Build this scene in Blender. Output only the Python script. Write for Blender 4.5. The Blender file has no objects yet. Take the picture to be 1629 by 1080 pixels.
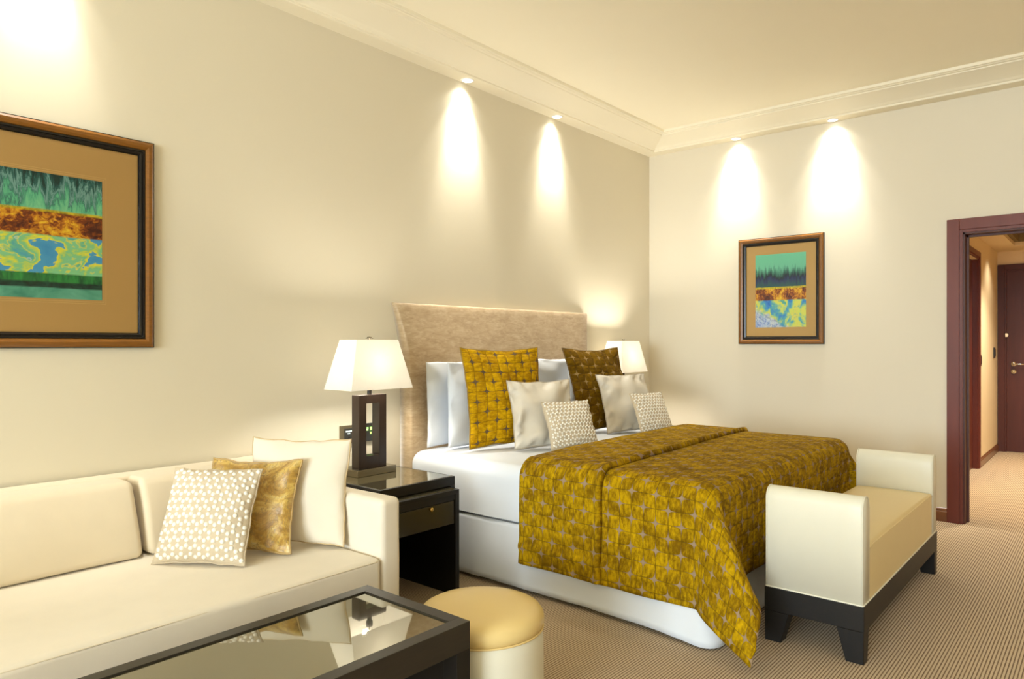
import bpy, bmesh, math, random
from mathutils import Vector, Matrix, noise as mnoise

S = bpy.context.scene
COL = S.collection
PI = math.pi
R = math.radians

# ------------------------------------------------------------------ camera
cam_d = bpy.data.cameras.new('camera')
cam = bpy.data.objects.new('camera', cam_d); COL.objects.link(cam)
cam.location = (-5.994, -3.38, 1.30)
YAW = 40.36                                   # heading, degrees from +x towards +y
cam.rotation_euler = (R(90), 0, R(YAW - 90))
cam_d.sensor_width = 36
cam_d.lens = 1130.04 / 1629 * 36
cam_d.shift_y = 6 / 1629
cam_d.clip_start = 0.05
S.camera = cam

# ------------------------------------------------------------------ exposure
S.view_settings.view_transform = 'Standard'
S.view_settings.look = 'None'
S.view_settings.exposure = -0.40
S.view_settings.gamma = 1.0
S.view_settings.use_curve_mapping = False
S.cycles.use_denoising = True
S.cycles.max_bounces = 10
S.cycles.diffuse_bounces = 6
S.cycles.sample_clamp_indirect = 6
S.cycles.blur_glossy = 0.5
S.cycles.caustics_reflective = False
S.cycles.caustics_refractive = False

# ------------------------------------------------------------------ daylight
RX0, RX1, RY0, RY1 = -12.4, 0.0, -5.2, 0.0     # room
CEIL = 3.19
W = bpy.data.worlds.new('world'); S.world = W; W.use_nodes = True
W.node_tree.nodes['Background'].inputs[0].default_value = (0.80, 0.90, 1.0, 1)
W.node_tree.nodes['Background'].inputs[1].default_value = 1.2

def light(name, kind, loc, power, color, rot=(0, 0, 0), **kw):
    d = bpy.data.lights.new(name, kind); d.energy = power; d.color = color
    for k, v in kw.items(): setattr(d, k, v)
    o = bpy.data.objects.new(name, d); COL.objects.link(o)
    o.location = loc; o.rotation_euler = rot
    return o

WARM = (1.0, 0.80, 0.52)
WARM2 = (1.0, 0.965, 0.87)
# daylight falling through the tall window of the window wall (x = RX0)
light('daylight', 'AREA', (RX0 - 0.15, -3.3, 1.55), 980, (0.78, 0.91, 1.0), (0, R(-90), 0), shape='RECTANGLE', size=2.5, size_y=3.4)

# ------------------------------------------------------------------ helpers
def srgb(*c):
    out = []
    for v in c:
        v /= 255
        out.append(v / 12.92 if v <= 0.04045 else ((v + 0.055) / 1.055) ** 2.4)
    return (*out, 1)

class NT:
    """small shader node helper"""
    def __init__(s, name):
        s.m = bpy.data.materials.new(name); s.m.use_nodes = True
        s.t = s.m.node_tree
        s.b = s.t.nodes['Principled BSDF']; s.out = s.t.nodes['Material Output']
    def new(s, kind): return s.t.nodes.new(kind)
    def put(s, sock, v):
        if isinstance(v, bpy.types.NodeSocket): s.t.links.new(v, sock)
        elif v is not None:
            try: sock.default_value = v
            except Exception: sock.default_value = v[:3]
    def math(s, op, a, b=None, c=None, clamp=False):
        n = s.new('ShaderNodeMath'); n.operation = op; n.use_clamp = clamp
        s.put(n.inputs[0], a)
        if b is not None: s.put(n.inputs[1], b)
        if c is not None: s.put(n.inputs[2], c)
        return n.outputs[0]
    def coord(s, which='UV'): return s.new('ShaderNodeTexCoord').outputs[which]
    def mapping(s, v, scale=(1, 1, 1), rot=(0, 0, 0), loc=(0, 0, 0)):
        n = s.new('ShaderNodeMapping'); s.put(n.inputs['Vector'], v)
        n.inputs['Scale'].default_value = scale; n.inputs['Rotation'].default_value = rot; n.inputs['Location'].default_value = loc
        return n.outputs[0]
    def xyz(s, v):
        n = s.new('ShaderNodeSeparateXYZ'); s.put(n.inputs[0], v); return n.outputs
    def comb(s, x, y, z=0.0):
        n = s.new('ShaderNodeCombineXYZ')
        for i, q in enumerate((x, y, z)): s.put(n.inputs[i], q)
        return n.outputs[0]
    def noise(s, v, scale, detail=3, rough=0.5, dist=0.0):
        n = s.new('ShaderNodeTexNoise'); s.put(n.inputs['Vector'], v)
        n.inputs['Scale'].default_value = scale; n.inputs['Detail'].default_value = detail
        n.inputs['Roughness'].default_value = rough; n.inputs['Distortion'].default_value = dist
        return n.outputs['Fac']
    def voronoi(s, v, scale, feature='F1'):
        n = s.new('ShaderNodeTexVoronoi'); n.feature = feature; s.put(n.inputs['Vector'], v); n.inputs['Scale'].default_value = scale
        return n.outputs['Distance']
    def ramp(s, f, stops, interp='LINEAR'):
        n = s.new('ShaderNodeValToRGB'); s.put(n.inputs[0], f); r = n.color_ramp; r.interpolation = interp
        while len(r.elements) < len(stops): r.elements.new(0.5)
        for e, (p, c) in zip(r.elements, stops):
            e.position = p; e.color = c if len(c) == 4 else (*c, 1)
        return n.outputs[0]
    def step(s, f, lo, hi):
        n = s.new('ShaderNodeMapRange'); n.interpolation_type = 'SMOOTHSTEP'
        s.put(n.inputs['Value'], f); n.inputs['From Min'].default_value = lo; n.inputs['From Max'].default_value = hi
        return n.outputs[0]
    def mix(s, f, a, b, mode='MIX'):
        n = s.new('ShaderNodeMix'); n.data_type = 'RGBA'; n.blend_type = mode
        s.put(n.inputs[0], f); s.put(n.inputs[6], a); s.put(n.inputs[7], b)
        return n.outputs[2]
    def bump(s, h, strength=0.3, dist=0.01):
        n = s.new('ShaderNodeBump'); s.put(n.inputs['Height'], h)
        n.inputs['Strength'].default_value = strength; n.inputs['Distance'].default_value = dist
        s.t.links.new(n.outputs[0], s.b.inputs['Normal'])
    def set(s, **k):
        names = dict(color='Base Color', rough='Roughness', metal='Metallic', spec='Specular IOR Level', ior='IOR',
                     coat='Coat Weight', coatr='Coat Roughness', sheen='Sheen Weight', sheenr='Sheen Roughness', sheent='Sheen Tint',
                     emit='Emission Color', emits='Emission Strength', trans='Transmission Weight', alpha='Alpha')
        for a, v in k.items(): s.put(s.b.inputs[names[a]], v)
        return s

def plain(name, c, rough=0.5, var=0.05, nscale=30, bump=0.0, bscale=200, **k):
    t = NT(name); co = t.coord('Object')
    n = t.noise(co, nscale, 3)
    dark = tuple(max(0, x * (1 - var)) for x in c[:3]) + (1,)
    lite = tuple(min(1, x * (1 + var)) for x in c[:3]) + (1,)
    t.set(color=t.mix(n, dark, lite), rough=rough, **k)
    if bump: t.bump(t.noise(co, bscale, 2), bump, 0.002)
    return t.m

# ------------------------------------------------------------------ materials
M = {}
M['wall'] = plain('cream_paint', srgb(217, 208, 186), 0.6, 0.012, 3, 0.05, 400)
M['wall_r'] = plain('cream_paint_right', srgb(221, 212, 192), 0.6, 0.012, 3, 0.05, 400)
M['ceil'] = plain('ceiling_paint', srgb(250, 243, 222), 0.7, 0.01, 3)
M['crown'] = plain('plaster_paint', srgb(238, 230, 208), 0.6, 0.01, 3)
M['hallwall'] = plain('hall_paint', srgb(226, 206, 168), 0.6, 0.02, 3)
M['white'] = plain('white_paint', srgb(240, 238, 232), 0.4, 0.01)
M['ivory_fabric'] = plain('ivory_fabric', srgb(218, 204, 178), 0.85, 0.035, 14, 0.25, 900, sheen=0.25, sheenr=0.5)
M['seat_fabric'] = plain('seat_fabric', srgb(228, 218, 200), 0.85, 0.05, 9, 0.25, 900, sheen=0.25, sheenr=0.5)
M['cushion_white'] = plain('cream_velvet', srgb(224, 214, 196), 0.8, 0.035, 12, 0.2, 700, sheen=0.3, sheenr=0.4)
M['cotton'] = plain('white_cotton', srgb(216, 221, 229), 0.8, 0.015, 8, 0.1, 500)
M['silver'] = plain('silver_satin', srgb(205, 196, 180), 0.42, 0.05, 10, 0.1, 600, sheen=0.2)
M['silver_pipe'] = plain('silver_cord', srgb(180, 168, 148), 0.5, 0.05)
M['dot_cloth'] = plain('beige_cloth', srgb(192, 176, 150), 0.7, 0.04, 30, 0.2, 900)
M['dot'] = plain('white_dots', srgb(234, 229, 218), 0.5, 0.02)
M['leather'] = plain('cream_leather', srgb(224, 220, 202), 0.42, 0.02, 12, 0.12, 350)
M['leather_seat'] = plain('butter_leather', srgb(226, 204, 152), 0.38, 0.02, 12, 0.12, 350)
M['leather_otto'] = plain('honey_leather', srgb(226, 200, 138), 0.36, 0.02, 10, 0.1, 350)
M['steel'] = plain('brushed_steel', srgb(150, 142, 125), 0.22, 0.04, 60, metal=1.0)
M['chrome'] = plain('chrome', srgb(215, 210, 200), 0.12, 0.02, 60, metal=1.0)
M['brass'] = plain('brass', srgb(205, 170, 95), 0.2, 0.02, 60, metal=1.0)
M['panel'] = plain('bronze_plate', srgb(110, 100, 78), 0.35, 0.04, 60, metal=0.6)
M['panel_dark'] = plain('dark_plate', srgb(38, 38, 34), 0.3, 0.04, 60)
M['switch'] = plain('black_switch', srgb(28, 24, 20), 0.3, 0.04, 60)
M['mat_board'] = plain('tan_mat_board', srgb(196, 158, 96), 0.75, 0.03, 250)
M['mat_line'] = plain('mat_line', srgb(222, 184, 118), 0.7, 0.02)
M['frame_black'] = plain('black_lacquer', srgb(22, 16, 12), 0.25, 0.05)

def wood(name, c1, c2, rough=0.35, scale=6, axis=2, coat=0.2, spec=0.5):
    t = NT(name); co = t.coord('Object')
    sc = [14, 14, 14]; sc[axis] = 1.2
    n = t.noise(t.mapping(co, tuple(sc)), scale, 5, 0.6, 0.4)
    t.set(color=t.mix(n, c1, c2), rough=rough, coat=coat, coatr=0.15, spec=spec)
    t.bump(n, 0.08, 0.002)
    return t.m
M['black_wood'] = wood('black_wood', srgb(10, 9, 8), srgb(26, 22, 18), 0.45, 5, 0, 0.0, 0.35)
M['black_wood_v'] = wood('black_wood_upright', srgb(10, 9, 8), srgb(24, 20, 17), 0.45, 5, 2, 0.0, 0.35)
M['lamp_wood'] = wood('lamp_wood', srgb(30, 18, 12), srgb(50, 32, 24), 0.35, 5, 2, 0.2)
M['table_wood'] = wood('espresso_wood', srgb(20, 16, 12), srgb(44, 38, 29), 0.42, 7, 0, 0.1)
M['mahogany'] = wood('mahogany', srgb(88, 34, 20), srgb(116, 50, 32), 0.42, 1.2, 2, 0.05, 0.35)
M['mahogany_dark'] = wood('dark_mahogany', srgb(62, 24, 14), srgb(86, 36, 22), 0.45, 1.2, 2, 0.0, 0.35)
M['redwood'] = wood('red_wood', srgb(70, 22, 8), srgb(105, 38, 14), 0.35, 4, 2, 0.3)
M['skirting'] = wood('skirting_wood', srgb(96, 54, 22), srgb(122, 72, 34), 0.35, 4, 1, 0.3)
M['frame_wood'] = wood('gilded_wood', srgb(84, 48, 8), srgb(146, 92, 18), 0.3, 9, 0, 0.4)

def smoked_glass(name, c, mixf, rough=0.015):
    t = NT(name)
    co = t.coord('Object')
    wob = t.noise(co, 2.5, 1)
    t.set(color=c, rough=0.05, spec=0.5)
    g = t.new('ShaderNodeBsdfGlossy'); g.inputs['Color'].default_value = srgb(226, 222, 205); g.inputs['Roughness'].default_value = rough
    bp = t.new('ShaderNodeBump'); bp.inputs['Strength'].default_value = 0.06; bp.inputs['Distance'].default_value = 0.02
    t.put(bp.inputs['Height'], wob); t.t.links.new(bp.outputs[0], g.inputs['Normal'])
    mx = t.new('ShaderNodeMixShader'); mx.inputs[0].default_value = mixf
    t.t.links.new(t.b.outputs[0], mx.inputs[1]); t.t.links.new(g.outputs[0], mx.inputs[2])
    t.t.links.new(mx.outputs[0], t.out.inputs[0])
    return t.m
M['smoked'] = smoked_glass('smoked_glass', srgb(70, 66, 50), 0.38)

def clear_glass(name):
    t = NT(name)
    tr = t.new('ShaderNodeBsdfTransparent'); g = t.new('ShaderNodeBsdfGlossy'); g.inputs['Roughness'].default_value = 0.02
    fr = t.new('ShaderNodeFresnel'); fr.inputs['IOR'].default_value = 1.12
    mx = t.new('ShaderNodeMixShader'); t.t.links.new(fr.outputs[0], mx.inputs[0])
    t.t.links.new(tr.outputs[0], mx.inputs[1]); t.t.links.new(g.outputs[0], mx.inputs[2]); t.t.links.new(mx.outputs[0], t.out.inputs[0])
    return t.m
M['glass'] = clear_glass('picture_glass')

def emitter(name, c, s):
    t = NT(name); t.set(color=(0.8, 0.8, 0.8, 1), emit=c, emits=s); return t.m
M['lamp_disc'] = emitter('halogen_glow', (1, 0.93, 0.8, 1), 6)
M['led_green'] = emitter('green_digits', (0.35, 1.0, 0.05, 1), 1.6)
M['led_pale'] = emitter('pale_display', (0.65, 0.95, 0.95, 1), 0.9)

def carpet():
    t = NT('ribbed_carpet'); co = t.coord('Object'); x, y, z = t.xyz(co)
    P = 0.0124
    wob = t.math('MULTIPLY', t.noise(t.mapping(co, (60, 260, 1)), 1, 2), 0.0022)
    f = t.math('FRACT', t.math('DIVIDE', t.math('ADD', y, wob), P))
    d = t.math('ABSOLUTE', t.math('SUBTRACT', f, 0.5))            # 0 on the rib, .5 in the groove
    g = t.step(d, 0.24, 0.42)
    tuft = t.noise(t.mapping(co, (170, 170, 1)), 1, 2)
    big = t.noise(co, 1.2, 2)
    rib = t.mix(tuft, srgb(176, 154, 126), srgb(216, 196, 166))
    rib = t.mix(t.math('MULTIPLY', big, 0.25), rib, srgb(190, 166, 134))
    t.set(color=t.mix(g, rib, srgb(116, 92, 66)), rough=0.95, spec=0.1, sheen=0.1)
    h = t.math('ADD', t.math('SUBTRACT', 1.0, g), t.math('MULTIPLY', tuft, 0.5))
    t.bump(h, 0.5, 0.003)
    return t.m
M['carpet'] = carpet()

def headboard_mat():
    t = NT('taupe_brushed_fabric'); co = t.coord('Object')
    a = t.noise(t.mapping(co, (2.2, 1, 7)), 5, 5, 0.65, 0.7)
    b = t.noise(t.mapping(co, (8, 8, 40)), 4, 2)
    f = t.math('ADD', t.math('MULTIPLY', a, 0.7), t.math('MULTIPLY', b, 0.3))
    t.set(color=t.ramp(f, [(0.32, srgb(158, 132, 98)), (0.5, srgb(178, 154, 120)), (0.68, srgb(196, 174, 142))]), rough=0.6, sheen=0.5, sheenr=0.35)
    t.bump(f, 0.25, 0.004)
    return t.m
M['headboard'] = headboard_mat()

def star_velvet(name, base, lite, star, cell=0.0625, off=(0, 0), reach=1.08):
    t = NT(name); uv = t.coord('UV'); u, v, _ = t.xyz(uv)
    u = t.math('ADD', t.math('DIVIDE', u, cell), off[0]); v = t.math('ADD', t.math('DIVIDE', v, cell), off[1])
    co = t.coord('Object')
    wn = t.math('MULTIPLY', t.math('SUBTRACT', t.noise(uv, 9, 2), 0.5), 0.14)
    u = t.math('ADD', u, wn)
    wn2 = t.math('MULTIPLY', t.math('SUBTRACT', t.noise(t.mapping(uv, loc=(3, 7, 0)), 9, 2), 0.5), 0.14)
    v = t.math('ADD', v, wn2)
    a = t.math('ROUND', t.math('MULTIPLY', t.math('ADD', u, v), 0.5))
    b = t.math('ROUND', t.math('MULTIPLY', t.math('SUBTRACT', u, v), 0.5))
    du = t.math('ABSOLUTE', t.math('SUBTRACT', u, t.math('ADD', a, b)))
    dv = t.math('ABSOLUTE', t.math('SUBTRACT', v, t.math('SUBTRACT', a, b)))
    s_ = t.math('ADD', t.math('POWER', t.math('DIVIDE', du, reach), 0.30), t.math('POWER', t.math('DIVIDE', dv, reach), 0.30))
    star_f = t.math('SUBTRACT', 1.0, t.step(s_, 0.995, 1.045))
    gu = t.math('ABSOLUTE', t.math('SUBTRACT', u, t.math('ROUND', u))); gv = t.math('ABSOLUTE', t.math('SUBTRACT', v, t.math('ROUND', v)))
    line = t.math('MINIMUM', gu, gv)
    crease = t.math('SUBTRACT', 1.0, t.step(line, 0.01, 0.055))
    wn_ = t.new('ShaderNodeTexWhiteNoise'); wn_.noise_dimensions = '2D'
    t.put(wn_.inputs['Vector'], t.comb(t.math('FLOOR', u), t.math('FLOOR', v)))
    pile = t.noise(t.mapping(uv, (1, 2.2, 1)), 30, 4, 0.7, 0.1)
    blotch = t.noise(uv, 9, 2)
    f = t.math('ADD', t.math('MULTIPLY', pile, 0.9), t.math('MULTIPLY', t.math('SUBTRACT', wn_.outputs[0], 0.5), 0.10))
    f = t.math('ADD', f, t.math('MULTIPLY', t.math('SUBTRACT', blotch, 0.5), 0.5))
    c = t.mix(t.step(f, 0.26, 0.72), base, lite)
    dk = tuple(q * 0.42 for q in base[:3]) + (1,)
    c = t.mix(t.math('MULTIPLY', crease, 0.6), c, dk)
    c = t.mix(star_f, c, star)
    t.set(color=c, rough=0.85, spec=0.12)
    puff = t.step(line, 0.0, 0.32)
    h = t.math('SUBTRACT', t.math('ADD', t.math('MULTIPLY', pile, 0.25), t.math('MULTIPLY', puff, 0.55)), t.math('MULTIPLY', star_f, 0.5))
    t.bump(h, 0.9, 0.007)
    return t.m
M['throw'] = star_velvet('mustard_star_velvet', srgb(112, 82, 0), srgb(194, 156, 4), srgb(150, 128, 104))
M['mustard_l'] = star_velvet('bright_mustard_star_velvet', srgb(150, 108, 0), srgb(212, 168, 6), srgb(98, 80, 58), off=(0.3, 0.6))
M['mustard_r'] = star_velvet('olive_star_velvet', srgb(86, 60, 2), srgb(124, 92, 2), srgb(152, 126, 78), off=(0.3, 0.2))
M['mustard_pipe'] = plain('mustard_cord', srgb(140, 108, 14), 0.6, 0.1)
M['olive_pipe'] = plain('olive_cord', srgb(92, 66, 10), 0.6, 0.1)

def gold_marbled():
    t = NT('gold_marbled_satin'); uv = t.coord('UV')
    a = t.noise(t.mapping(uv, (1, 1, 1)), 7, 6, 0.7, 1.6)
    f = t.noise(t.mapping(uv, (1, 0.5, 1)), 60, 3, 0.6, 2.0)
    c = t.ramp(a, [(0.34, srgb(120, 84, 24)), (0.46, srgb(176, 136, 56)), (0.56, srgb(204, 172, 88)), (0.7, srgb(196, 180, 132))])
    c = t.mix(t.step(f, 0.52, 0.66), c, srgb(150, 122, 66))
    t.set(color=c, rough=0.35, sheen=0.3)
    t.bump(t.math('ADD', a, t.math('MULTIPLY', f, 0.3)), 0.5, 0.01)
    return t.m
M['gold'] = gold_marbled()
M['gold_pipe'] = plain('gold_cord', srgb(176, 146, 90), 0.5, 0.06)
M['cream_pipe'] = plain('cream_cord', srgb(196, 172, 130), 0.6, 0.05)

def shade_mat():
    t = NT('lamp_shade_linen'); co = t.coord('Object')
    w = t.noise(t.mapping(co, (300, 300, 60)), 1, 2)
    c = t.mix(w, srgb(248, 245, 238), srgb(254, 252, 248))
    tr = t.new('ShaderNodeBsdfTranslucent'); t.put(tr.inputs[0], c)
    df = t.new('ShaderNodeBsdfDiffuse'); t.put(df.inputs[0], c)
    mx = t.new('ShaderNodeMixShader'); mx.inputs[0].default_value = 0.55
    t.t.links.new(df.outputs[0], mx.inputs[1]); t.t.links.new(tr.outputs[0], mx.inputs[2]); t.t.links.new(mx.outputs[0], t.out.inputs[0])
    return t.m
M['shade'] = shade_mat()

def art(name, bands):
    """v runs from the top (0) to the bottom (1); bands: list of (v0, v1, kind)"""
    t = NT(name); uv = t.coord('UV'); u, v, _ = t.xyz(uv)
    v = t.math('SUBTRACT', 1.0, v)
    wob = t.math('MULTIPLY', t.math('SUBTRACT', t.noise(uv, 5, 4), 0.5), 0.018)
    vv = t.math('ADD', v, wob)
    asp = 0.9
    streak = t.noise(t.mapping(uv, (14, 2.2, 1)), 1.6, 6, 0.7, 0.5)
    blot = t.noise(uv, 4.2, 4, 0.55, 0.35)
    fine = t.noise(uv, 26, 4, 0.7, 0.8)
    def kind(k, v0, v1):
        loc = t.math('DIVIDE', t.math('SUBTRACT', v, v0), v1 - v0)
        if k == 'teal_mottled':
            base = t.ramp(t.math('SUBTRACT', t.math('ADD', streak, t.math('MULTIPLY', loc, 0.34)), 0.12), [(0.36, srgb(8, 52, 50)), (0.46, srgb(40, 104, 100)), (0.52, srgb(130, 180, 178)), (0.58, srgb(50, 120, 110)), (0.64, srgb(94, 190, 150)), (0.78, srgb(128, 214, 165))])
            return base
        if k == 'teal_to_dark':
            f = t.math('ADD', loc, t.math('MULTIPLY', t.math('SUBTRACT', streak, 0.5), 0.75))
            return t.ramp(f, [(0.0, srgb(112, 202, 160)), (0.40, srgb(112, 196, 158)), (0.55, srgb(60, 120, 100)), (0.68, srgb(12, 30, 40)), (0.8, srgb(34, 48, 92)), (0.95, srgb(40, 86, 84))])
        if k == 'orange':
            return t.ramp(t.math('ADD', t.math('MULTIPLY', blot, 0.55), t.math('MULTIPLY', fine, 0.45)), [(0.40, srgb(70, 22, 4)), (0.48, srgb(140, 64, 6)), (0.53, srgb(216, 140, 20)), (0.62, srgb(246, 210, 50))])
        if k == 'yellow_line': return t.ramp(fine, [(0.4, srgb(170, 150, 30)), (0.6, srgb(220, 200, 40))])
        if k == 'marble':
            return t.ramp(blot, [(0.30, srgb(60, 150, 215)), (0.455, srgb(80, 170, 220)), (0.465, srgb(244, 240, 70)), (0.485, srgb(218, 230, 90)), (0.52, srgb(140, 216, 150)), (0.56, srgb(134, 216, 170)), (0.575, srgb(236, 232, 90)), (0.60, srgb(120, 206, 160)), (0.65, srgb(84, 180, 200))])
        if k == 'marble_blue':
            m = t.ramp(blot, [(0.28, srgb(24, 84, 190)), (0.38, srgb(60, 140, 206)), (0.45, srgb(96, 180, 180)), (0.52, srgb(214, 226, 96)), (0.57, srgb(226, 220, 96)), (0.62, srgb(100, 186, 150)), (0.74, srgb(60, 130, 190))])
            f = t.step(t.math('ADD', t.math('SUBTRACT', loc, u), t.math('MULTIPLY', t.math('SUBTRACT', blot, 0.5), 1.2)), 0.25, 0.45)
            return t.mix(t.math('MULTIPLY', f, 0.85), m, t.ramp(fine, [(0.4, srgb(120, 140, 206)), (0.55, srgb(206, 216, 236))]))
        if k == 'green': return t.ramp(streak, [(0.35, srgb(16, 84, 50)), (0.6, srgb(50, 150, 70))])
        if k == 'dark': return t.ramp(fine, [(0.35, srgb(8, 26, 26)), (0.65, srgb(24, 76, 60))])
        if k == 'teal': return t.ramp(blot, [(0.35, srgb(40, 130, 110)), (0.6, srgb(110, 190, 165))])
    c = kind(bands[0][2], bands[0][0], bands[0][1])
    for v0, v1, k in bands[1:]:
        c = t.mix(t.step(vv, v0 - 0.008, v0 + 0.008), c, kind(k, v0, v1))
    cells = t.voronoi(t.mapping(uv, (1, 1, 1)), 11)
    ring = t.math('SUBTRACT', 1.0, t.step(t.math('ABSOLUTE', t.math('SUBTRACT', cells, 0.27)), 0.0, 0.035))
    mask = t.step(blot, 0.56, 0.6)
    m0 = [b for b in bands if b[2].startswith('marble')][0]
    inb = t.math('MULTIPLY', t.math('GREATER_THAN', v, m0[0] + 0.02), t.math('LESS_THAN', v, m0[1]))
    c = t.mix(t.math('MULTIPLY', t.math('MULTIPLY', ring, mask), t.math('MULTIPLY', inb, 0.7)), c, srgb(206, 230, 226))
    t.set(color=c, rough=0.5)
    return t.m
M['art_wide'] = art('wide_abstract_art', [(0, .29, 'teal_mottled'), (.29, .31, 'yellow_line'), (.31, .495, 'orange'), (.495, .80, 'marble'), (.80, .87, 'green'), (.87, .915, 'dark'), (.915, 1, 'teal')])
M['art_tall'] = art('tall_abstract_art', [(0, .45, 'teal_to_dark'), (.45, .475, 'yellow_line'), (.475, .63, 'orange'), (.63, 1, 'marble_blue')])

# ------------------------------------------------------------------ mesh helpers
def obj(name, bm, mat, parent=None, smooth=False, loc=(0, 0, 0), rot=None):
    me = bpy.data.meshes.new(name)
    bmesh.ops.recalc_face_normals(bm, faces=bm.faces)
    bm.to_mesh(me); bm.free()
    mats = mat if isinstance(mat, (list, tuple)) else [mat]
    for m in mats: me.materials.append(m)
    if smooth:
        for p in me.polygons: p.use_smooth = True
    o = bpy.data.objects.new(name, me); COL.objects.link(o)
    o.location = loc
    if rot: o.rotation_euler = rot
    if parent: o.parent = parent
    return o

def empty(name, loc, rz=0):
    o = bpy.data.objects.new(name, None); COL.objects.link(o)
    o.location = loc; o.rotation_euler = (0, 0, rz); o.empty_display_size = 0.1
    return o

def tag(o, label=None, cat=None, group=None, kind=None):
    if label: o['label'] = label
    if cat: o['category'] = cat
    if group: o['group'] = group
    if kind: o['kind'] = kind
    return o

def struct(o): o['kind'] = 'structure'; return o

def box(bm, x0, x1, y0, y1, z0, z1, bev=0.0, seg=2, mi=0):
    if x0 > x1: x0, x1 = x1, x0
    if y0 > y1: y0, y1 = y1, y0
    if z0 > z1: z0, z1 = z1, z0
    r = bmesh.ops.create_cube(bm, size=1)
    for v in r['verts']:
        v.co = Vector(((x0 + x1) / 2 + v.co.x * (x1 - x0), (y0 + y1) / 2 + v.co.y * (y1 - y0), (z0 + z1) / 2 + v.co.z * (z1 - z0)))
    fs = {f for v in r['verts'] for f in v.link_faces}
    for f in fs: f.material_index = mi
    if bev:
        es = {e for v in r['verts'] for e in v.link_edges}
        bmesh.ops.bevel(bm, geom=list(es), offset=bev, segments=seg, profile=0.5, affect='EDGES')
    return bm

def bx(*a, **k): return box(bmesh.new(), *a, **k)

def cyl(bm, c, r, h, axis='Z', seg=32, r2=None, mi=0):
    mt = {'Z': Matrix(), 'X': Matrix.Rotation(PI / 2, 4, 'Y'), 'Y': Matrix.Rotation(PI / 2, 4, 'X')}[axis]
    res = bmesh.ops.create_cone(bm, cap_ends=True, segments=seg, radius1=r, radius2=r if r2 is None else r2, depth=h, matrix=Matrix.Translation(c) @ mt)
    for f in {f for v in res['verts'] for f in v.link_faces}: f.material_index = mi
    return bm

def lathe(bm, pts, c=(0, 0, 0), seg=64, axis='Z'):
    rings = []
    for r, z in pts:
        if r < 1e-6: rings.append([bm.verts.new((c[0], c[1], c[2] + z))]); continue
        rings.append([bm.verts.new((c[0] + r * math.cos(2 * PI * i / seg), c[1] + r * math.sin(2 * PI * i / seg), c[2] + z)) for i in range(seg)])
    for a, b in zip(rings, rings[1:]):
        for i in range(seg):
            j = (i + 1) % seg
            if len(a) == 1: bm.faces.new((a[0], b[i], b[j]))
            elif len(b) == 1: bm.faces.new((a[i], b[0], a[j]))
            else: bm.faces.new((a[i], b[i], b[j], a[j]))
    return bm

def tube(bm, pts, r, seg=8, closed=False):
    n = len(pts); rings = []
    pts = [Vector(p) for p in pts]
    prev = None
    for i, p in enumerate(pts):
        if closed: d = pts[(i + 1) % n] - pts[(i - 1) % n]
        else: d = pts[min(i + 1, n - 1)] - pts[max(i - 1, 0)]
        d.normalize()
        if prev is None:
            a = d.orthogonal().normalized()
        else:
            a = (prev - d * prev.dot(d)).normalized()
        prev = a; b = d.cross(a)
        rings.append([bm.verts.new(p + (a * math.cos(2 * PI * k / seg) + b * math.sin(2 * PI * k / seg)) * r) for k in range(seg)])
    m = n if closed else n - 1
    for i in range(m):
        A, B = rings[i], rings[(i + 1) % n]
        off = 0
        if closed and i == n - 1:
            off = min(range(seg), key=lambda o: sum((A[k].co - B[(k + o) % seg].co).length for k in range(seg)))
        for k in range(seg):
            bm.faces.new((A[k], A[(k + 1) % seg], B[(k + 1 + off) % seg], B[(k + off) % seg]))
    if not closed:
        bm.faces.new(rings[0][::-1]); bm.faces.new(rings[-1])
    return bm

def rbox(bm, x0, x1, y0, y1, z0, z1, r, n=(8, 8, 6), k=4, crown=0.0, fn=None):
    """soft box: rounded edges of radius r, n interior cells per axis, optional crowned top, fn(p) a last warp"""
    def coords(a, b, m):
        c = [a + r * (1 - math.tan(PI / 4 * (1 - i / k))) for i in range(k)]
        c += [a + r + (b - a - 2 * r) * i / m for i in range(m + 1)]
        c += [b - r * (1 - math.tan(PI / 4 * (i + 1) / k)) if False else b - (a_ - a) for a_ in reversed(c[:k])]
        return c
    X, Y, Z = coords(x0, x1, n[0]), coords(y0, y1, n[1]), coords(z0, z1, n[2])
    lo = Vector((x0 + r, y0 + r, z0 + r)); hi = Vector((x1 - r, y1 - r, z1 - r))
    cache = {}
    def vert(i, j, l):
        key = (i, j, l)
        if key in cache: return cache[key]
        q = Vector((X[i], Y[j], Z[l]))
        c = Vector((min(max(q.x, lo.x), hi.x), min(max(q.y, lo.y), hi.y), min(max(q.z, lo.z), hi.z)))
        d = q - c
        p = c + d.normalized() * r if d.length > 1e-9 else q
        if crown:
            u = (p.x - x0) / (x1 - x0) * 2 - 1; v = (p.y - y0) / (y1 - y0) * 2 - 1
            w = max(0, (p.z - z0) / (z1 - z0))
            p.z += crown * (1 - u ** 4) * (1 - v ** 4) * w
        if fn: p = fn(p)
        cache[key] = bm.verts.new(p); return cache[key]
    nx, ny, nz = len(X) - 1, len(Y) - 1, len(Z) - 1
    for i in range(nx):
        for j in range(ny):
            for l in (0, nz): bm.faces.new([vert(i, j, l), vert(i + 1, j, l), vert(i + 1, j + 1, l), vert(i, j + 1, l)])
    for i in range(nx):
        for l in range(nz):
            for j in (0, ny): bm.faces.new([vert(i, j, l), vert(i + 1, j, l), vert(i + 1, j, l + 1), vert(i, j, l + 1)])
    for j in range(ny):
        for l in range(nz):
            for i in (0, nx): bm.faces.new([vert(i, j, l), vert(i, j + 1, l), vert(i, j + 1, l + 1), vert(i, j, l + 1)])
    return bm

def rb(*a, **k): return rbox(bmesh.new(), *a, **k)

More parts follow.
